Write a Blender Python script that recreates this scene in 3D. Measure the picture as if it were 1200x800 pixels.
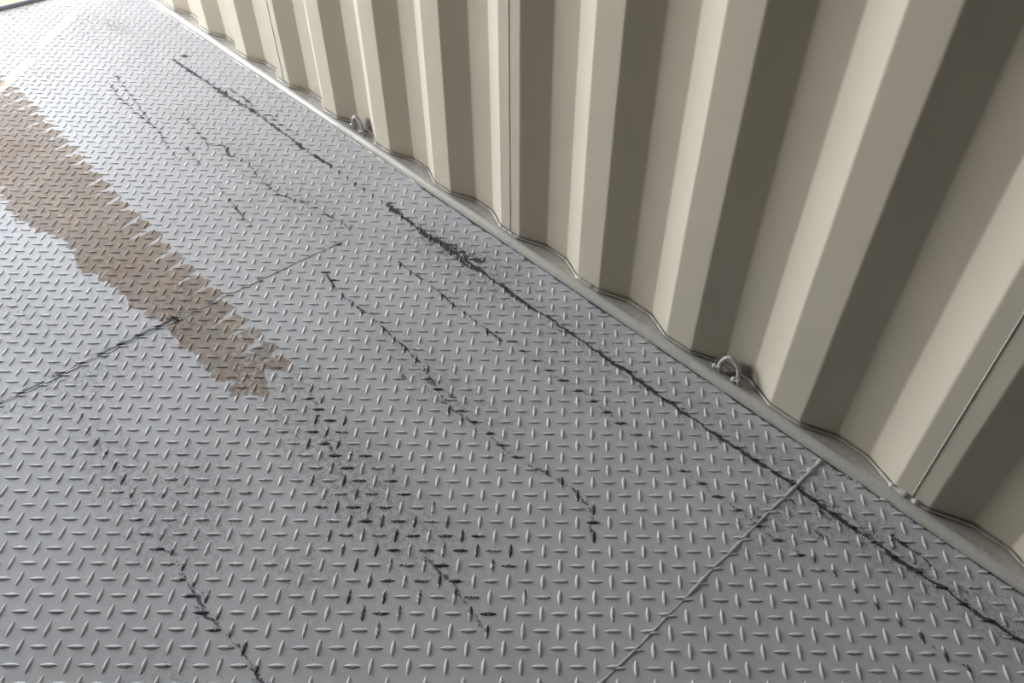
import bpy, math
import numpy as np
from mathutils import Matrix, Vector

for o in list(bpy.data.objects): bpy.data.objects.remove(o)
S = bpy.context.scene
C = S.collection

# ------------------------------------------------------------------ camera
cam_d = bpy.data.cameras.new('camera'); cam = bpy.data.objects.new('camera', cam_d); C.objects.link(cam)
rt = Vector((0.69076115, 0.72278212, 0.02085754)); up = Vector((-0.51598562, 0.47250799, 0.71448935)); fw = Vector((-0.50656477, 0.50430368, -0.69933535))
Mx = Matrix.Identity(4)
for i in range(3): Mx[i][0] = rt[i]; Mx[i][1] = up[i]; Mx[i][2] = -fw[i]
Mx[0][3], Mx[1][3], Mx[2][3] = 1.18744, -1.09527, 1.22796
cam.matrix_world = Mx
cam_d.sensor_width = 36; cam_d.lens = 915.66 / 1200 * 36
cam_d.shift_x = -33.2 / 1200; cam_d.shift_y = .5 / 1200
cam_d.clip_start = .02; cam_d.clip_end = 200
S.camera = cam

# ------------------------------------------------------------------ light
W = bpy.data.worlds.new('sky'); S.world = W; W.use_nodes = True
bg = W.node_tree.nodes['Background']; bg.inputs[1].default_value = 20
# hazy sky: bright towards the horizon, darker overhead
wt = W.node_tree; tc = wt.nodes.new('ShaderNodeTexCoord'); sx = wt.nodes.new('ShaderNodeSeparateXYZ'); cr = wt.nodes.new('ShaderNodeValToRGB')
wt.links.new(tc.outputs['Generated'], sx.inputs[0]); wt.links.new(sx.outputs['Z'], cr.inputs[0]); wt.links.new(cr.outputs[0], bg.inputs[0])
cr.color_ramp.elements[0].position = 0.0; cr.color_ramp.elements[0].color = (.97, .98, 1.0, 1)
cr.color_ramp.elements[1].position = 1.0; cr.color_ramp.elements[1].color = (.05, .06, .08, 1)
for p_, c_ in ((.20, (.66, .68, .72, 1)), (.40, (.16, .18, .215, 1))):
    e_ = cr.color_ramp.elements.new(p_); e_.color = c_
EL = math.radians(52); sd = Vector((.755 * math.cos(EL), -.655 * math.cos(EL), -math.sin(EL)))
sun_d = bpy.data.lights.new('sun', 'SUN'); sun = bpy.data.objects.new('sun', sun_d); C.objects.link(sun)
sun_d.energy = 9; sun_d.angle = math.radians(.8); sun_d.color = (1, .86, .66)
sun.rotation_euler = sd.to_track_quat('-Z', 'Y').to_euler(); sun.location = (-6, 4, 8)
S.view_settings.view_transform = 'Standard'; S.view_settings.look = 'None'
S.view_settings.exposure = 0.37; S.view_settings.gamma = 1; S.view_settings.use_curve_mapping = False
# the open container end: a portal only guides sky light sampling
pd = bpy.data.lights.new('door_opening_portal', 'AREA'); po = bpy.data.objects.new('door_opening_portal', pd); C.objects.link(po)
pd.shape = 'RECTANGLE'; pd.size = 2.3; pd.size_y = 2.36; pd.cycles.is_portal = True
po.location = (-2.62, -1.175, 1.2); po.rotation_euler = Vector((1, 0, 0)).to_track_quat('-Z', 'Y').to_euler()

# ------------------------------------------------------------------ helpers
def newmesh(name, V, F, mat, parent=None, smooth=False, attr=None):
    me = bpy.data.meshes.new(name)
    V = np.asarray(V, dtype=np.float32)
    if isinstance(F, np.ndarray):
        n = len(F); k = F.shape[1]
        me.vertices.add(len(V)); me.vertices.foreach_set('co', V.ravel())
        me.loops.add(n * k); me.loops.foreach_set('vertex_index', F.astype(np.int32).ravel())
        me.polygons.add(n); me.polygons.foreach_set('loop_start', np.arange(0, n * k, k, dtype=np.int32))
        me.polygons.foreach_set('loop_total', np.full(n, k, dtype=np.int32))
    else:
        me.from_pydata([tuple(map(float, v)) for v in V], [], F)
    if attr is not None:
        a = me.attributes.new('stains', 'FLOAT_COLOR', 'POINT'); a.data.foreach_set('color', np.asarray(attr, np.float32).ravel())
    me.polygons.foreach_set('use_smooth', np.full(len(me.polygons), smooth))
    me.update(calc_edges=True); me.validate()
    me.materials.append(mat)
    o = bpy.data.objects.new(name, me); C.objects.link(o)
    if parent: o.parent = parent
    return o

def box(x0, x1, y0, y1, z0, z1):
    V = [(x, y, z) for x in (x0, x1) for y in (y0, y1) for z in (z0, z1)]
    F = [(0, 1, 3, 2), (4, 6, 7, 5), (0, 4, 5, 1), (2, 3, 7, 6), (0, 2, 6, 4), (1, 5, 7, 3)]
    return V, F
def join(parts):
    V = []; F = []
    for v, f in parts:
        b = len(V); V += list(v); F += [tuple(i + b for i in q) for q in f]
    return V, F
def tube(path, rad, n=8):
    P = [Vector(p) for p in path]; V = []; F = []
    if not hasattr(rad, '__len__'): rad = [rad] * len(P)
    nrm = None
    for i, p in enumerate(P):
        t = (P[min(i + 1, len(P) - 1)] - P[max(i - 1, 0)]).normalized()
        if nrm is None: nrm = t.orthogonal().normalized()
        nrm = (nrm - t * nrm.dot(t)).normalized(); b = t.cross(nrm)
        for k in range(n):
            a = 2 * math.pi * k / n
            V.append(p + (nrm * math.cos(a) + b * math.sin(a)) * rad[i])
    for i in range(len(P) - 1):
        for k in range(n):
            F.append((i * n + k, i * n + (k + 1) % n, (i + 1) * n + (k + 1) % n, (i + 1) * n + k))
    F.append(tuple(range(n))[::-1]); F.append(tuple((len(P) - 1) * n + k for k in range(n)))
    return V, F
def structure(o): o['kind'] = 'structure'; return o
def root(name, loc=(0, 0, 0)):
    o = bpy.data.objects.new(name, None); o.location = loc; o.empty_display_size = .1; C.objects.link(o); return o

# ------------------------------------------------------------------ materials
def nodes(name):
    m = bpy.data.materials.new(name); m.use_nodes = True; nt = m.node_tree
    return m, nt, nt.nodes['Principled BSDF']
def noise(nt, scale, detail=4, rough=.6, vec=None):
    n = nt.nodes.new('ShaderNodeTexNoise'); n.inputs['Scale'].default_value = scale; n.inputs['Detail'].default_value = detail; n.inputs['Roughness'].default_value = rough
    if vec is None:
        g = nt.nodes.new('ShaderNodeTexCoord'); vec = g.outputs['Object']
    nt.links.new(vec, n.inputs['Vector']); return n.outputs[0]
def maprange(nt, v, a, b, c=0, d=1, smooth=False):
    n = nt.nodes.new('ShaderNodeMapRange'); n.inputs[1].default_value = a; n.inputs[2].default_value = b; n.inputs[3].default_value = c; n.inputs[4].default_value = d
    if smooth: n.interpolation_type = 'SMOOTHSTEP'
    nt.links.new(v, n.inputs[0]); return n.outputs[0]
def mth(nt, op, a, b=0.0, c=None):
    n = nt.nodes.new('ShaderNodeMath'); n.operation = op
    for i, v in enumerate((a, b, c)):
        if v is None: continue
        if isinstance(v, (int, float)): n.inputs[i].default_value = v
        else: nt.links.new(v, n.inputs[i])
    return n.outputs[0]
def mix(nt, f, a, b):
    n = nt.nodes.new('ShaderNodeMix'); n.data_type = 'RGBA'
    for s, v in ((n.inputs[0], f), (n.inputs[6], a), (n.inputs[7], b)):
        if isinstance(v, tuple): s.default_value = (*v, 1)
        elif isinstance(v, (int, float)): s.default_value = v
        else: nt.links.new(v, s)
    return n.outputs[2]
def bump(nt, h, dist, strength=1):
    b = nt.nodes.new('ShaderNodeBump'); b.inputs['Strength'].default_value = strength; b.inputs['Distance'].default_value = dist
    nt.links.new(h, b.inputs['Height']); return b.outputs[0]

def paint(name, col, col2, rough=.45, spec=.5, bd=.0004, dark_spots=()):
    m, nt, P = nodes(name)
    n1 = noise(nt, 3, 3); n2 = noise(nt, 60, 3)
    c = mix(nt, maprange(nt, n1, .35, .65), col, col2)
    nt.links.new(c, P.inputs['Base Color'])
    nt.links.new(maprange(nt, n2, .3, .7, rough - .05, rough + .07), P.inputs['Roughness'])
    P.inputs['Specular IOR Level'].default_value = spec
    nt.links.new(bump(nt, n2, bd, .4), P.inputs['Normal'])
    for (x, y, z, r) in dark_spots:           # dark round patches in the paint behind the rings
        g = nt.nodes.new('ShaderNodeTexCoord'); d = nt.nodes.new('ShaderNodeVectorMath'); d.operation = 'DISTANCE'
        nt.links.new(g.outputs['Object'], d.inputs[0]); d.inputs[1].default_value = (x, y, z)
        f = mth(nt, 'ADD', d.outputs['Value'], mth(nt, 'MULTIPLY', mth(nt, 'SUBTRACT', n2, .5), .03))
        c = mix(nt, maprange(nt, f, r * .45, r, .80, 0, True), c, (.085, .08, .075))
    if dark_spots: nt.links.new(c, P.inputs['Base Color'])
    return m
M_wall = paint('beige_wall_paint', (.64, .585, .475), (.61, .56, .455), .5, .35, dark_spots=((.676, .034, .022, .034), (-.700, .034, .030, .036)))
M_rail = paint('beige_rail_paint', (.56, .545, .49), (.52, .505, .455), .24, .5, dark_spots=((.662, .020, .014, .022), (-.716, .022, .014, .022)))
M_wall_far = paint('low_bounce_wall_paint', (.13, .122, .108), (.11, .104, .092), .55, .3)  # unseen walls, coloured darker than wall_right to cut bounced light
M_bead = paint('painted_weld', (.56, .54, .48), (.45, .43, .38), .38, .5, .002)
M_bead2 = paint('grey_painted_weld', (.50, .50, .485), (.40, .40, .39), .38, .5, .002)
M_roof = paint('roof_paint', (.15, .145, .132), (.13, .126, .115), .6, .3)  # unseen ceiling, colour kept dark to cut bounced light
M_rubber = paint('gasket_rubber', (.20, .21, .25), (.26, .26, .30), .6, .3)
M_sill = paint('orange_sill_paint', (.62, .40, .20), (.50, .30, .15), .6, .3)  # orange-brown sill colour
M_ring = paint('worn_ring_paint', (.50, .485, .44), (.36, .35, .32), .42, .5, .001)
M_ground = paint('pale_concrete', (.30, .28, .25), (.26, .245, .22), .9, .2)

def floor_material():
    m, nt, P = nodes('stained_tread_plate')
    at = nt.nodes.new('ShaderNodeAttribute'); at.attribute_name = 'stains'
    sp = nt.nodes.new('ShaderNodeSeparateColor'); nt.links.new(at.outputs['Color'], sp.inputs[0])
    grease, mud, grime = sp.outputs[0], sp.outputs[1], sp.outputs[2]
    fine = noise(nt, 420, 3, .7); mid = noise(nt, 90, 4, .65); big = noise(nt, 4, 4); vbig = noise(nt, 1.3, 2)
    base = mix(nt, maprange(nt, big, .35, .68), (.64, .65, .67), (.595, .603, .617))
    base = mix(nt, mth(nt, 'MULTIPLY', maprange(nt, vbig, .5, .72), .25), base, (.54, .52, .49))
    # mud film
    mf = mth(nt, 'ADD', mud, mth(nt, 'MULTIPLY', mth(nt, 'SUBTRACT', mid, .5), 1.9))
    mf = mth(nt, 'MULTIPLY', maprange(nt, mf, .22, .66, 0, 1, True), maprange(nt, mud, .02, .12))
    patch = noise(nt, 13, 5, .65)
    mudcol = mix(nt, maprange(nt, patch, .40, .60), (.52, .425, .335), (.33, .275, .22))
    mudcol = mix(nt, maprange(nt, big, .42, .6), mudcol, (.37, .285, .21))
    mudcol = mix(nt, maprange(nt, mid, .50, .62, 0, .6), mudcol, (.22, .185, .155))
    base = mix(nt, mth(nt, 'MULTIPLY', mf, maprange(nt, patch, .36, .64, .97, .78)), base, mudcol)
    # grime speckle
    gs = mth(nt, 'MULTIPLY', maprange(nt, fine, .545, .60), maprange(nt, mid, .46, .58))
    gs = mth(nt, 'MULTIPLY', gs, mth(nt, 'ADD', mth(nt, 'MULTIPLY', grime, 3.2), mth(nt, 'MULTIPLY', maprange(nt, big, .52, .66), .30)))
    base = mix(nt, mth(nt, 'MINIMUM', gs, .85), base, (.07, .07, .075))
    base = mix(nt, mth(nt, 'MULTIPLY', grime, maprange(nt, mid, .42, .62, .02, .36)), base, (.16, .155, .15))
    # grease and rubber marks
    gr = mth(nt, 'ADD', grease, mth(nt, 'MULTIPLY', mth(nt, 'SUBTRACT', fine, .5), 2.2))
    gr = mth(nt, 'ADD', gr, mth(nt, 'MULTIPLY', mth(nt, 'SUBTRACT', mid, .5), 1.9))
    gf = mth(nt, 'MULTIPLY', maprange(nt, gr, .34, .62, 0, 1, True), maprange(nt, grease, .03, .15))
    col = mix(nt, mth(nt, 'MULTIPLY', gf, .93), base, (.030, .034, .042))
    nt.links.new(col, P.inputs['Base Color'])
    r = maprange(nt, mid, .3, .7, .44, .58)
    r = mth(nt, 'ADD', r, mth(nt, 'MULTIPLY', mf, .22))
    nt.links.new(r, P.inputs['Roughness'])
    P.inputs['Specular IOR Level'].default_value = .28
    h = mth(nt, 'ADD', mth(nt, 'MULTIPLY', mid, .5), mth(nt, 'MULTIPLY', mf, .9))
    nt.links.new(bump(nt, h, .0006, .5), P.inputs['Normal'])
    return m
M_floor = floor_material()

# ------------------------------------------------------------------ stains, in metres on the floor
# (points, flat half width, flat strength, stud half width, stud strength)
LINES = [
 ([[-1.5812,-.1829],[-1.4032,-.1769],[-1.2131,-.1715],[-1.0573,-.1576],[-.9158,-.1587],[-.7514,-.1613],[-.6426,-.1522]], .005,.85,.007,.9),
 ([[-.6426,-.1522],[-.4963,-.155],[-.3662,-.147]], .002,.3,.008,.7),
 ([[-.3662,-.147],[-.3154,-.1502],[-.2644,-.1516],[-.1896,-.1528],[-.1074,-.1481],[-.0586,-.1463]], .006,.9,.010,1.0),
 ([[-.2281,-.151],[-.0821,-.1464],[.0474,-.1446],[.1732,-.1471],[.2643,-.1399],[.3369,-.1406],[.4242,-.1378],[.4973,-.1348],[.5706,-.1358],[.6473,-.1364],[.7177,-.1334],[.7863,-.1293],[.9055,-.1209],[.9729,-.1244],[1.0383,-.1238],[1.0834,-.1218],[1.1203,-.1223],[1.1556,-.1187],[1.1971,-.1169],[1.2311,-.1174],[1.2554,-.1184],[1.2908,-.1158],[1.3402,-.1121],[1.4206,-.1114]], .0031,1.15,.0050,1.1),
 ([[-.17,-.150],[-.12,-.140],[-.06,-.131],[-.01,-.122]], .006,.62,.012,.9),
 ([[-.11,-.152],[-.03,-.156],[.02,-.152]], .0035,.6,.008,.8),
 ([[-1.2479,-.144],[-1.1727,-.1389],[-1.1076,-.143]], .003,.6,.006,.9),
 ([[-1.02,-.135],[-.93,-.138],[-.86,-.132]], .003,.5,.010,.8),
 ([[-.2288,-.4292],[-.1379,-.4475],[-.031,-.4416],[.0826,-.4429],[.151,-.4473],[.196,-.4516]], .0022,.7,.008,1.0),
 ([[.196,-.4516],[.2897,-.4797],[.3269,-.4804],[.3789,-.4741],[.4166,-.4658],[.4921,-.4719],[.5516,-.4527],[.6043,-.4426],[.6466,-.4395],[.677,-.4482],[.6916,-.4567],[.7041,-.4697],[.7209,-.4829]], .0020,.55,.008,1.1),
 ([[-.7602,-.3316],[-.6939,-.3368],[-.6493,-.3385],[-.5973,-.337],[-.4864,-.2987],[-.4557,-.2943],[-.4158,-.2908],[-.3813,-.2869],[-.3456,-.2869]], .0025,.6,.006,.9),
 ([[-.7468,-.4408],[-.6855,-.4476],[-.6277,-.4558],[-.5717,-.4638],[-.5241,-.4678]], .0025,.65,.006,.9),
 ([[-1.1589,-.3379],[-1.0944,-.3445],[-1.0082,-.3545],[-.9743,-.3608],[-.9366,-.3258],[-.8744,-.3423],[-.8066,-.3221],[-.7667,-.3253]], .0025,.6,.006,.85),
 ([[-1.581,-.3799],[-1.457,-.3954],[-1.3145,-.4155],[-1.2195,-.4304],[-1.1511,-.4318],[-1.0555,-.452],[-.9623,-.462]], .003,.5,.006,.8),
 ([[-1.024,-.4167],[-.961,-.4182],[-.8987,-.4254]], .003,.6,.006,.9),
 ([[-1.5553,-.4162],[-1.4295,-.4349],[-1.2968,-.4369],[-1.1709,-.4308]], .003,.5,.006,.8),
 ([[-.0132,-1.0416],[.0326,-1.0445],[.1012,-1.0515],[.157,-1.0602],[.2172,-1.0562]], .003,.25,.010,.8),
 ([[.2172,-1.0562],[.2492,-1.0464],[.309,-1.0535],[.3507,-1.0543],[.3953,-1.0571],[.4368,-1.0487],[.4849,-1.0447],[.5297,-1.0443],[.5599,-1.0467]], .0024,.60,.008,1.25),
 ([[-.2248,-1.038],[-.1396,-1.0454],[-.0132,-1.0416]], .003,.3,.008,.6),
 ([[.068,-.6676],[.1561,-.6924],[.2237,-.7157],[.2929,-.7318],[.3584,-.7471],[.4204,-.7615]], .004,.35,.014,1.0),
 ([[.5555,-.7302],[.6211,-.7263],[.6623,-.7323],[.6851,-.7366],[.7226,-.7374]], .0025,.55,.008,1.0),
 ([[.2307,-.2607],[.2639,-.2571],[.3355,-.2617],[.3704,-.2617],[.4676,-.2477],[.5927,-.2524],[.6682,-.2508],[.7404,-.252],[.7849,-.2479],[.8273,-.2506],[.8715,-.2443]], .0018,.35,.006,.8),
 ([[-.1467,-.2742],[-.0395,-.2691],[.0302,-.2721],[.0716,-.272],[.1574,-.274],[.2033,-.27],[.241,-.2699]], .0022,.6,.007,.85),
 ([[.8715,-.2443],[.9346,-.2482],[1.0192,-.2356],[1.0602,-.2328],[1.1017,-.2329],[1.1432,-.2295],[1.1829,-.231],[1.222,-.2277],[1.2613,-.2272],[1.3001,-.2221],[1.3311,-.2204]], .0018,.3,.005,1.1),
 ([[1.0935,-.0879],[1.1094,-.0863],[1.1443,-.0841],[1.1694,-.0893]], .0025,.8,.004,.8),
 ([[-.3173,-1.25],[-.3189,-1.147],[-.3161,-1.0421],[-.3190,-.9195],[-.3185,-.7784]], .0035,1.1,.004,1.0),
 ([[-.3185,-.7784],[-.314,-.6],[-.3111,-.5631],[-.3078,-.3431]], .0022,.45,.003,.5),
 ([[-.28,-1.19],[-.29,-1.10],[-.30,-1.02],[-.305,-.93]], .0014,.5,.003,.4),
]
BLOBS = [(-1.5797,-.14,.018,1),(-.1546,-.1523,.03,.75),(-.1003,-.1456,.04,.8),(-.05,-.132,.035,.6),(.9094,-.2306,.013,1.0),(.911,-.1206,.013,.9),(-.315,-1.0373,.016,1),
 (-.3189,-.7784,.020,1.1),(-.3111,-.5631,.010,1.1),(-.3078,-.3431,.012,1),(-1.581,-.3799,.012,1),(1.0667,-.1192,.03,.45),(.98,-.12,.03,.4),(1.2367,-.1069,.03,.35),(.9173,-.022,.006,1),(1.16,-.112,.03,.4),(1.36,-.10,.03,.6),
 (.3,-.15,.03,.3),(.5,-.14,.03,.35),(.45,-.135,.03,.3),(.18,-.50,.012,.7),(.29,-.458,.014,.7),(.23,-.463,.012,.8),(.93,-.16,.02,.5),(1.0,-.18,.02,.5)]
GRIME = [(.02,-.14,.16,.07,.9),(-.1,-.15,.14,.06,1),(.35,-.14,.3,.07,.45),(.25,-.45,.22,.05,.6),(1.05,-.12,.22,.05,.8),(.93,-.2,.06,.10,.8),(.3,-.73,.28,.07,1.0),(.05,-.68,.12,.06,.7),
 (.18,-1.0,.14,.10,.6),(.0,-1.05,.16,.06,.6),(-.27,-.99,.10,.12,.6),(-.31,-.78,.08,.06,.7),(.45,-1.16,.1,.08,.3),(-.45,-.9,.10,.14,.25),(-.55,-1.02,.16,.05,.4),(.42,-.9,.12,.08,.3),
 (-.75,-.33,.3,.06,.35),(-2.0,-.35,.14,.12,.5),(-1.72,-.62,.14,.05,.45),(-1.95,-.20,.12,.06,.4),(.5,-.25,.25,.03,.35),(-.5,-.3,.2,.05,.5),(1.3,-.10,.12,.05,.8),(.75,-.10,.3,.04,.35)]
DARKSTUDS = [[.0989,-.6867],[.2388,-.6356],[.4649,-.66],[.5707,-.6261],[.6712,-.5939],[.7383,-.617],[.7245,-.7205],[.603,-.8714],[.5021,-.8698],[.3833,-.8274],[.2314,-.7686]]
PALESTUDS = [[-.0408,-1.0017],[.043,-.8477],[.2333,-.8253],[.3315,-.9336],[.2303,-1.0422],[.1116,-1.067]]

def inside(P, poly):
    x, y = P[:, 0], P[:, 1]; r = np.zeros(len(P), bool); n = len(poly)
    for i in range(n):
        x0, y0 = poly[i]; x1, y1 = poly[(i + 1) % n]
        c = ((y0 > y) != (y1 > y)) & (x < (x1 - x0) * (y - y0) / (y1 - y0 + 1e-12) + x0)
        r ^= c
    return r
def segdist(P, pts):
    d = np.full(len(P), 9.)
    for (x0, y0), (x1, y1) in zip(pts[:-1], pts[1:]):
        s = (P[:, 0] > min(x0, x1) - .05) & (P[:, 0] < max(x0, x1) + .05) & (P[:, 1] > min(y0, y1) - .05) & (P[:, 1] < max(y0, y1) + .05)
        if not s.any(): continue
        Q = P[s]; v = np.array([x1 - x0, y1 - y0]); w = Q - [x0, y0]; t = np.clip(w @ v / (v @ v + 1e-12), 0, 1)
        d[s] = np.minimum(d[s], np.hypot(*(w - t[:, None] * v).T))
    return d
def hashn(a, b=0.0):
    v = np.sin(a * 127.1 + b * 311.7) * 43758.5453; return v - np.floor(v)
def wob(t, f, seed):      # smooth 1-D noise
    x = t * f + seed * 17.3; i = np.floor(x); u = x - i; u = u * u * (3 - 2 * u)
    return hashn(i, seed) * (1 - u) + hashn(i + 1, seed) * u
def stains(P, stud):
    X, Y = P[:, 0], P[:, 1]; n = len(P)
    g = np.zeros(n); J = P + np.stack([(wob(Y, 90, 3) - .5), (wob(X, 60, 5) - .5)], 1) * .005
    for k, (pts, fw_, fs, sw, ss) in enumerate(LINES):
        d = segdist(J, pts); w, s = (sw, ss) if stud else (fw_, fs)
        s = s * 1.22 * (.50 + .8 * wob(X + Y, 31, k + 11)); w = w * (.55 + 1.0 * wob(X - Y, 70, k + 40) * (.5 + wob(X, 17, k + 3)))
        g = np.maximum(g, s * np.exp(-(d / w) ** 2 * .8))
        s2 = np.clip(d, 0, 9); g = np.maximum(g, .30 * s * np.exp(-(s2 / (.004 + .020 * wob(X + .3 * Y, 40, k + 70) ** 2)) ** 2))
    for x, y, r, s in BLOBS:
        d = np.hypot((X - x), (Y - y) * 1.3); g = np.maximum(g, s * np.exp(-(d / r) ** 2 * 1.3))
    # dirt caught along the gap beside the rail
    e = np.exp(-np.clip(-.027 - Y, 0, 1) / (.0022 + .005 * wob(X, 45, 78) ** 3)) * (.45 + wob(X, 30, 77)) * 1.3 * np.clip((X + 1.2) / .8, 0, 1)
    g = np.maximum(g, e)
    # mud left by one wheel: toothed edges
    ph = (X + .27 * Y) / .0625; tid = np.floor(ph); ph = ph - tid; hh = hashn(tid, 3.3); h4 = hashn(tid, 7.1)
    tri = np.abs(2 * ph - 1)
    right = -.650 + .010 * (hh - .5) + .012 * (wob(X, 4, 8) - .5) - .020 * (1 - ph) ** 1.4 + .008 * (wob(X, 80, 19) - .5)
    gap = np.minimum(ph * .75, (1 - ph) * 2.5) * .0625; ln = .045 + .040 * h4
    inn = np.clip((-.645 - Y) / ln, 0, 1); cut = np.clip((gap - .0095 * (.6 + hh) * (1 - inn) ** .45) / .005 + .3, 0, 1); cut = np.where(inn >= 1, 1, cut)
    mL = np.interp(X, [-2.4, -1.4, -1.05, -.82, -.6, -.39, -.24, -.1, .02, .07], [-.90, -.90, -.915, -.87, -.85, -.825, -.80, -.81, -.79, -.74])
    p2 = (X + .5 * Y) / .071 + .3 * wob(X, 9, 61); t2 = np.floor(p2); p2 = p2 - t2; g2 = hashn(t2, 9.4)
    mL = mL + .020 * g2 * p2 + .030 * (wob(X, 19, 71) - .5) + .014 * (wob(X, 75, 72) - .5)
    gp2 = np.minimum(p2, 1 - p2) * .07; in2 = np.clip((Y - mL + .01) / (.02 + .04 * g2), 0, 1)
    cut2 = np.where(in2 >= 1, 1, np.clip((gp2 - .007 * (1 - in2)) / .004 + .3, 0, 1))
    m = np.clip((right - Y) / .006 + .5, 0, 1) * np.clip((Y - mL) / .012 + .5, 0, 1) * (.15 + .85 * cut) * (.55 + .45 * cut2)
    endx = .045 - .10 * wob(Y, 28, 9)
    m = m * np.clip((endx - X) / .012, 0, 1) * (.60 + .5 * wob(X * 1.0 + Y * 1.7, 14, 23) * (.6 + .8 * wob(Y - X * .3, 26, 29)))
    m = m * np.clip((X + 2.15) / .45, 0, 1)
    m2 = .33 * np.exp(-((Y + .55) / .05) ** 2) * np.exp(-((X + 1.75) / .16) ** 2) + .38 * np.exp(-((Y + .22) / .05) ** 2 - ((X + 2.0) / .12) ** 2)
    m2 = np.maximum(m2, np.clip((-1.55 - X) / .5, 0, 1) * (.10 + .34 * wob(X * .8 + Y, 7, 91) * (.4 + wob(Y - X * .4, 11, 92))))  # tan dirt by the door, spread wider to tone down the bright daylight there
    m = np.maximum(m, m2)
    q = np.zeros(n)
    for x, y, rx, ry, s in GRIME: q = np.maximum(q, s * np.exp(-((X - x) / rx) ** 2 - ((Y - y) / ry) ** 2))
    return g, m, np.clip(q, 0, 1)

# ------------------------------------------------------------------ floor: three tread plates and two butt welds
XS, XW, XE0, XE1, YW, YL = -.3157, .9110, -2.40, 9.57, -.0268, -2.33
VIS = [(-3.3, -.50), (-2.9, .3), (1.6, .03), (1.6, -.22), (.30, -1.50), (-.1, -1.42)]
SP, SV, SK = .02947, .99512, .04068
LAT = [(-.02801, .76492, -.5688), (-.01972, 1.05606, -.31036), (-.02668, -.63161, -.49691)]
floor = structure(root('floor'))
floor['label'] = 'grey painted steel tread plate floor'
def lug(nl, nw, flat=False):
    t = np.linspace(-1, 1, nl); s = np.linspace(-1, 1, nw); T, Sg = np.meshgrid(t, s, indexing='ij')
    L, Wd, H = .0150, .0039, .00185
    wv = np.clip(1 - np.abs(T) ** 2.1, .03, 1)
    prof = np.clip(1 - np.abs(Sg) ** 2.6, 0, 1)
    z = H * prof * np.clip(1 - np.abs(T) ** 4, 0, 1)
    V = np.stack([T * L, Sg * Wd * wv, z - .00012], -1).reshape(-1, 3)
    F = [(i * nw + j, (i + 1) * nw + j, (i + 1) * nw + j + 1, i * nw + j + 1) for i in range(nl - 1) for j in range(nw - 1)]
    return V, np.array(F)
LV, LF = lug(9, 7)
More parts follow.
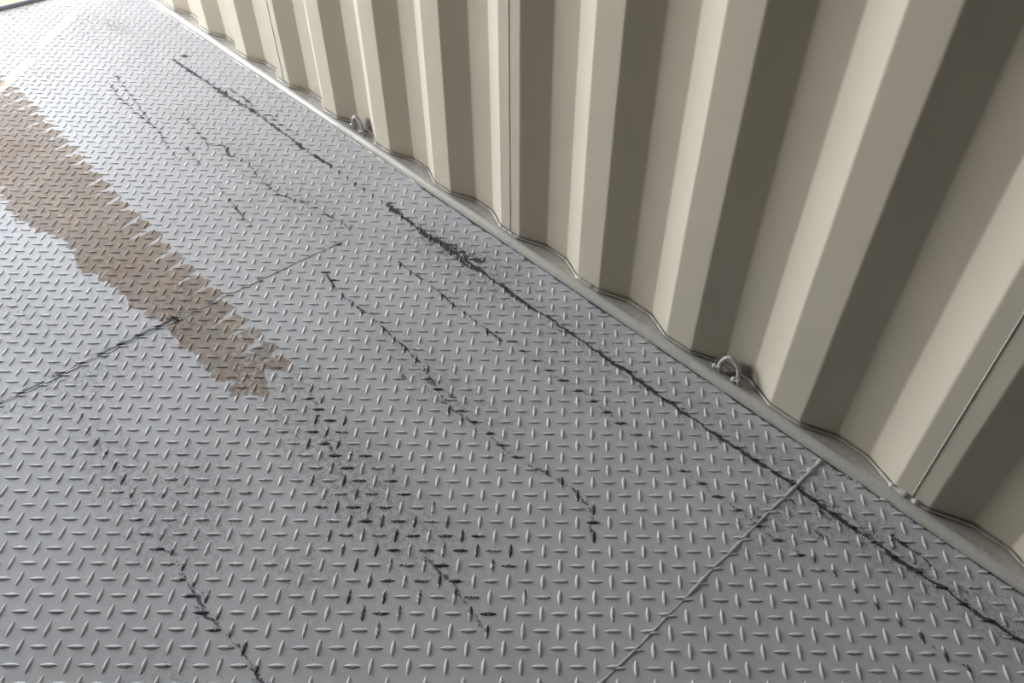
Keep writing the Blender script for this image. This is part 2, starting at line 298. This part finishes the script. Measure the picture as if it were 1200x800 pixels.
def plate(x0, x1, lat):
    Vs = []; Fs = []; A = []; base = 0
    # fine sheet where the stains are
    st = .003; nx = int(round((x1 - x0) / st)); xs = np.linspace(x0, x1, nx + 1); ys = np.arange(-1.50, YW, st); ys = np.append(ys, YW)
    lo, hi = max(x0, -2.6), min(x1, 1.6)
    xs = xs[(xs >= lo - .001) & (xs <= hi + .001)]
    GX, GY = np.meshgrid(xs, ys, indexing='ij'); P = np.stack([GX.ravel(), GY.ravel()], 1); ny = len(ys)
    I, Jn = np.meshgrid(np.arange(len(xs) - 1), np.arange(ny - 1), indexing='ij'); a = (I * ny + Jn).ravel()
    Q = np.stack([a, a + ny, a + ny + 1, a + 1], 1)
    Q = Q[inside(P[Q].mean(1), VIS)]
    used = np.unique(Q); rem = np.full(len(P), -1); rem[used] = np.arange(len(used)); P = P[used]; Q = rem[Q]
    g, m, q = stains(P, False)
    Vs.append(np.c_[P, np.zeros(len(P))]); Fs.append(Q); A.append(np.c_[g, m, q, np.ones(len(P))]); base += len(P)
    # plate body just below, reaching the full width
    bv, bf = box(x0, x1, YL, YW, -.0045, -.0004)
    g, m, q = stains(np.array(bv)[:, :2], False); Vs.append(np.array(bv)); Fs.append(np.array(bf) + base); A.append(np.tile([0, 0, 0, 1.], (8, 1))); base += 8
    # raised studs
    ang, u, v = lat; yaw = math.radians(45) + ang; h = np.array([-math.cos(yaw), math.sin(yaw)]); r = np.array([h[1], -h[0]]); c = -(h + SK * r); c /= np.linalg.norm(c)
    N = 150; i, j = np.meshgrid(np.arange(-N, N), np.arange(-N, N), indexing='ij'); i = i.ravel(); j = j.ravel()
    Cn = np.array([u, v]) + i[:, None] * SP * r - j[:, None] * SP * SV * (h + SK * r)
    mk = (Cn[:, 0] > x0 + .001) & (Cn[:, 0] < x1 - .001) & (Cn[:, 1] > -2.30) & (Cn[:, 1] < YW - .004) & (Cn[:, 0] < 2.3)
    Cn = Cn[mk]; par = ((i + j) % 2 == 0)[mk]
    n = len(Cn); e1 = np.where(par[:, None], c, r); e2 = np.stack([-e1[:, 1], e1[:, 0]], 1)
    XY = Cn[:, None, :] + LV[None, :, :1] * e1[:, None, :] + LV[None, :, 1:2] * e2[:, None, :]
    XY = XY.reshape(-1, 2); XY[:, 1] = np.minimum(XY[:, 1], YW - .0003); XY[:, 0] = np.clip(XY[:, 0], x0 + .0003, x1 - .0003)
    Z = np.tile(LV[:, 2], n)
    g, m, q = stains(XY, True)
    k = len(LV); hsh = np.repeat(hashn(Cn[:, 0] * 3.1, Cn[:, 1] * 2.3), k); h2 = np.repeat(hashn(Cn[:, 0] * 5.7, Cn[:, 1] * 7.9), k)
    cen = np.repeat(Cn, k, 0); d1 = inside(cen, DARKSTUDS); d2 = inside(cen, PALESTUDS)
    top = np.tile(1 - np.abs(LV[:, 1]) / .0044, n)
    side = np.tile(LV[:, 0] / .015, n) * np.where(h2 > .5, 1, -1)
    g = np.maximum(g, d1 * (hsh > .30) * np.clip(.35 + .75 * h2 + .25 * side, 0, 1.1) * (.35 + .65 * top))
    g = np.maximum(g, d2 * (hsh > .45) * np.clip(.1 + .4 * h2 + .4 * side, 0, .8) * top)
    g = np.maximum(g, (hsh > .86) * np.clip(.25 * h2 + .30 * side, 0, .5) * top)
    Vs.append(np.c_[XY, Z]); Fs.append((LF[None] + (np.arange(n) * k)[:, None, None]).reshape(-1, 4) + base); A.append(np.c_[g, m, q, np.ones(len(g))])
    F = np.concatenate(Fs); o = newmesh('floor_plate', np.concatenate(Vs), F, M_floor, floor, False, np.concatenate(A))
    sm = np.zeros(len(F), bool); sm[len(Fs[0]) + 6:] = True; o.data.polygons.foreach_set('use_smooth', sm)
    return o
plate(XE0, XS, LAT[2]); plate(XS, XW, LAT[0]); plate(XW, XE1, LAT[1])

def weld(x, y0, y1, r0, seed, mat, amp, z=0.0, name='weld_bead'):
    ys = np.arange(y0, y1, .0035); R = r0 * (.75 + amp * wob(ys, 62, seed) ** 1.6) * (.85 + .35 * wob(ys, 19, seed + 2)) * (1 + .75 * np.clip((ys + .115) / .05, 0, 1))
    path = [(x + .003 * (wob(np.array([y]), 18, seed + 5)[0] - .5), y, z - r0 * .25) for y in ys]
    V, F = tube(path, list(R), 8)
    V = [(v[0], v[1], z - r0 * .25 + (v[2] - z + r0 * .25) * .62) for v in V]
    return newmesh(name, V, F, mat, floor, True)
w1 = weld(XW, -2.3, -.030, .0031, 1, M_bead2, .95); w1['label'] = 'pale lumpy weld between tread plates'
w2 = weld(XS + .002, -2.3, -.315, .0022, 2, M_bead2, .6)

# ------------------------------------------------------------------ corrugated side wall
PER, A_, B_, D_ = .278, .06998, .06869, .03248
ZB = .0160; HT = 2.39
def profile(k0, k1, rr=.0035, off=0.0):
    """front line of the corrugation from X = k0*PER to k1*PER (y grows into the wall)"""
    pts = []
    for k in range(k0, k1 + 1):
        X = k * PER; pts += [(X, 0), (X + B_, D_), (X + PER - A_ - B_, D_), (X + PER - A_, 0)]
    P = np.array(pts); out = [tuple(P[0])]
    for i in range(1, len(P) - 1):
        a, b, c = P[i - 1], P[i], P[i + 1]; u = (a - b) / np.linalg.norm(a - b); v = (c - b) / np.linalg.norm(c - b)
        for t in np.linspace(0, 1, 5): out.append(tuple((1 - t) ** 2 * (b + u * rr) + 2 * t * (1 - t) * b + t * t * (b + v * rr)))
    out.append(tuple(P[-1])); return np.array(out)
def offset(P, d):
    T = np.gradient(P, axis=0); T /= np.linalg.norm(T, axis=1)[:, None]; N = np.stack([T[:, 1], -T[:, 0]], 1); return P + N * d
def sheet(P, z0, z1, y0=0, sgn=1, zs=None):
    n = len(P); V = []; F = []
    zs = zs or [z0, z1]
    for z in zs: V += [(p[0], y0 + sgn * p[1], z) for p in P]
    for j in range(len(zs) - 1):
        for i in range(n - 1): F.append((j * n + i, j * n + i + 1, (j + 1) * n + i + 1, (j + 1) * n + i))
    return V, F
PR = profile(-9, 33); PR = PR[(PR[:, 0] > -2.46)]
PR = np.vstack([[-2.46, 0], PR, [9.60, 0]])
Pb = offset(PR, -.003)   # set back behind the bottom weld
Vw, Fw = join([sheet(PR, .0235, HT), sheet(Pb, .004, .0260), sheet(offset(PR, -.0022), .0235, HT)])
# close the bottom edge between front and set-back strip
n = len(PR); e = len(Vw); Vw += [(p[0], p[1], .0235) for p in PR] + [(p[0], p[1], .0235) for p in Pb]; Fw += [(e + i, e + n + i, e + n + i + 1, e + i + 1) for i in range(n - 1)]
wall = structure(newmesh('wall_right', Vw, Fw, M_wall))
def resample(P, step):
    d = np.r_[0, np.cumsum(np.hypot(*np.diff(P, axis=0).T))]; s = np.arange(0, d[-1], step); return np.stack([np.interp(s, d, P[:, 0]), np.interp(s, d, P[:, 1])], 1)
bp_ = resample(offset(PR, .0008), .004); bp_ = bp_[(bp_[:, 0] > -2.4) & (bp_[:, 0] < 2.4)]
rb = .0029 * (.75 + .55 * wob(bp_[:, 0], 45, 4)) * (.9 + .3 * wob(bp_[:, 0], 9, 6))
for x0, x1, a in ((1.035, 1.10, 1.1), (-.075, -.02, .9), (.205, .262, 1.0), (-.035, .0, .5), (.60, .63, .4)):
    mm = (bp_[:, 0] > x0) & (bp_[:, 0] < x1) & (bp_[:, 1] < .012); rb = np.where(mm, rb * (1 + a * wob(bp_[:, 0], 95, 9)), rb)
newmesh('bottom_weld', *tube([(p[0], p[1] - .0006, ZB + .0010 - .0050 * min(1, max(0, p[1] / .03))) for p in bp_], list(rb), 7), M_bead, wall, True)
for k in (-8, -4, 0, 4, 8):
    x = k * PER - .0348
    zz = np.arange(.021, 2.36, .02)
    sv_, sf = tube([(x, .0002, z) for z in zz], [.0016 * (.85 + .3 * hashn(np.array([z * 40.]), k)[0]) for z in zz], 6)
    gb = box(x + .0013, x + .0022, -.0006, .003, .021, 2.36)
    newmesh('panel_seam', sv_, sf, M_bead, wall, True)

# bottom side rail: rounded top edge, gap against the tread plate
def extr(prof, xs, wav=0):
    V = []; F = []; m = len(prof)
    for ix, x in enumerate(xs):
        w = wav * (wob(np.array([x]), 11, 3)[0] - .5)
        for (y, z) in prof: V.append((x, y + (w if y < -.008 else 0), z))
    for i in range(len(xs) - 1):
        for j in range(m - 1): F.append((i * m + j, (i + 1) * m + j, (i + 1) * m + j + 1, i * m + j + 1))
    return V, F
RP = [(-.0238, -.06), (-.0248, .0025), (-.0245, .0062), (-.0232, .0105), (-.0208, .0142), (-.0178, .0168), (-.0152, .0181), (-.0122, .0184), (-.0092, .0176), (-.0055, .0160), (-.001, .0142), (.006, .0122), (.018, .0100), (.036, .0080), (.070, .0100), (.070, -.06)]
rv, rf = extr(RP, np.arange(-2.46, 9.6, .02), .0022)
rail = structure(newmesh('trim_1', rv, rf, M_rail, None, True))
rail['label'] = 'rounded beige bottom rail between tread plate floor and corrugated wall'
# small spatter lumps on the rail edge
sp = []
for x, y, z, s in ((.985, -.028, .001, .0035), (.995, -.029, .001, .003), (1.045, -.027, .002, .0042), (1.055, -.028, .001, .003), (.968, -.030, .0, .004), (-.01, -.004, .018, .004), (.225, -.003, .018, .0045), (.236, -.004, .018, .003),
        (-.60, -.028, .001, .004), (-.55, -.029, .001, .0035), (-.5, -.03, .001, .0045), (-.45, -.029, .001, .003), (-.64, -.028, .001, .003), (-.70, -.029, .001, .0035), (-.9, -.028, .001, .0035), (-.38, -.029, 0, .004), (-.42, -.031, 0, .003)):
    sp.append(tube([(x - s * 2.2, y - s * .2, z - s * .4), (x - s * 1.2, y, z - s * .1), (x, y + s * .2, z - s * .15), (x + s * 1.1, y - s * .1, z - s * .2), (x + s * 2.0, y, z - s * .5)], [s * .2, s * .55, s * .7, s * .5, s * .2], 7))
newmesh('weld_spatter', *join(sp), M_bead, rail, True)
# long ground weld fillet beside the rail, farther in
ex = np.arange(-2.35, -.36, .006)
newmesh('rail_weld', *tube([(x, -.0262 - .002 * wob(np.array([x]), 20, 2)[0], -.0003) for x in ex], [.0030 * (.4 + 1.0 * wob(np.array([x]), 38, 8)[0]) for x in ex], 6), M_bead, rail, True)

# ------------------------------------------------------------------ rest of the container shell
PL = profile(-9, 33); PL = PL[(PL[:, 0] > -2.46)]; PL = np.vstack([[-2.46, 0], PL, [9.60, 0]])
lv, lf = sheet(PL, 0, HT, -2.35, -1)
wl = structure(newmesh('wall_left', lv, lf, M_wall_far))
structure(newmesh('trim_2', *extr([(-2.42, -.06), (-2.42, .0158), (-2.35, .016), (-2.338, .0155), (-2.331, .012), (-2.328, .006), (-2.329, -.06)], np.arange(-2.46, 9.6, .1)), M_rail))
def vertical_profile(x, y0, y1, z0, z1):
    n = 14; V = []; F = []; ys = []
    p = (y1 - y0) / n
    for i in range(n): ys += [(y0 + i * p, 0), (y0 + i * p + p * .25, .04), (y0 + i * p + p * .5, .04), (y0 + i * p + p * .75, 0)]
    ys.append((y1, 0))
    for z in (z0, z1): V += [(x + d, y, z) for y, d in ys]
    m = len(ys); F = [(i, i + 1, m + i + 1, m + i) for i in range(m - 1)]
    return V, F
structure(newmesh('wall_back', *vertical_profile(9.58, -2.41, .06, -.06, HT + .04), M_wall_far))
def roof():
    n = 58; V = []; F = []; p = 12.06 / n; q = []
    for i in range(n): q += [(-2.46 + i * p, 0), (-2.46 + i * p + p * .25, .018), (-2.46 + i * p + p * .6, .018), (-2.46 + i * p + p * .85, 0)]
    q.append((9.60, 0)); m = len(q)
    for y in (-2.42, .08): V += [(x, y, HT + d) for x, d in q]
    return V, [(i, i + 1, m + i + 1, m + i) for i in range(m - 1)]
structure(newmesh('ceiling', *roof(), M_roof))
# door end: posts, header, sill
structure(newmesh('trim_3', *box(-2.52, -2.46, .0, .06, -.1, HT + .05), M_wall))
structure(newmesh('trim_4', *box(-2.52, -2.46, -2.42, -2.33, -.1, HT + .05), M_wall))
structure(newmesh('trim_5', *box(-2.58, -2.46, -2.42, .08, HT - .03, HT + .08), M_wall))
sill = structure(newmesh('trim_6', *join([box(-2.56, -2.425, -2.33, .0, -.10, -.002)]), M_sill)); sill['label'] = 'orange-brown sill of the door end'
newmesh('sill_gasket', *tube([(-2.412, y, -.001 + .001 * math.sin(y * 9)) for y in np.arange(-2.33, -.02, .03)], .0135, 10), M_rubber, sill, True)
# open door leaves, swung outwards; the near one leaves a thin gap at its hinges
HX = -2.52; SL = .052
def leaf(y, x0, x1, name):
    parts = [box(x1, x0, y, y + .018, .02, HT + .02)]
    for i in range(5):
        z0 = .15 + i * .45; parts.append(box(x1 + .1, x0 - .1, y - .012, y, z0, z0 + .24))
    return structure(newmesh(name, *join(parts), M_wall))
d1 = leaf(.0, HX - SL, HX - SL - 1.16, 'door_1'); d2 = leaf(0, 0, -1.14, 'door_2'); d2.location = (HX - .02, -2.37, 0); d2.rotation_euler.z = math.radians(-8)
for z in (.50, 1.03, 1.56, 2.09):
    newmesh('hinge', *join([box(HX - SL - .03, HX + .02, .0, .020, z - .038, z + .038), tube([(HX - .02, .028, z - .05), (HX - .02, .028, z + .05)], .010, 12)]), M_rail, d1)
# ground outside
gv, gf = box(-30, 18, -20, 16, -.6, -.5)
structure(newmesh('ground', gv, gf, M_ground))

# ------------------------------------------------------------------ lashing rings
def ring(loc, label, mirror=1, tilt=0.0, wire=True, h=.044, spread=.048):
    R = root('lashing_ring', loc); R['label'] = label; R['category'] = 'lashing ring'; R['group'] = 'lashing rings welded on the bottom rail'
    s = spread / 2; pts = []
    ctrl = [(-s - .004, -.001, .0), (-s - .002, .0, .012), (-s + .001, .003, .026), (-s + .008, .006, .038), (-s + .018, .008, h - .002), (-s + .028, .008, h - .006), (s - .007, .005, .028), (s - .001, .0, .014), (s, -.003, .0)]
    P = np.array(ctrl); t = np.linspace(0, len(P) - 1, 40)
    for a in t:                                         # Catmull-Rom
        i = int(min(a, len(P) - 2)); u = a - i; p0, p1, p2, p3 = P[max(i - 1, 0)], P[i], P[i + 1], P[min(i + 2, len(P) - 1)]
        q = .5 * ((2 * p1) + (-p0 + p2) * u + (2 * p0 - 5 * p1 + 4 * p2 - p3) * u * u + (-p0 + 3 * p1 - 3 * p2 + p3) * u ** 3)
        pts.append((q[0], q[1] - tilt * q[2], q[2]))
    newmesh('ring_bar', *tube(pts, .0054, 12), M_ring, R, True)
    for sx, yy in ((-s - .004, -.002), (s, -.005)):
        bl = []
        for a in range(7):
            an = a * 2.4; rr = .0048 + .0022 * math.sin(a * 5.1)
            cx, cy, cz = sx + .0065 * math.cos(an), yy + .005 * math.sin(an), .001 + .0045 * (a % 3)
            bl.append(tube([(cx - rr, cy, cz), (cx - rr * .6, cy, cz), (cx, cy, cz + .001), (cx + rr * .6, cy, cz), (cx + rr, cy, cz)], [rr * .25, rr * .8, rr, rr * .8, rr * .25], 9))
        newmesh('foot_weld', *join(bl), M_ring, R, True)
    if wire:
        w_ = [(-s - .012, .0, .004), (-s - .014, .003, .014), (-s - .011, .004, .024), (-s - .006, .002, .020), (-s - .009, .0, .010)]
        o = newmesh('wire_stub', *tube(w_, .0011, 6), M_rubber, R, True); o['label'] = 'thin dark wire end'
    return R
ring((.656, .004, .0160), 'bent steel lashing ring on the rail in the foreground, the larger and nearer one')
ring((-.724, .008, .0160), 'small distant lashing ring farther up the rail, nearer the bright open end', tilt=.25)
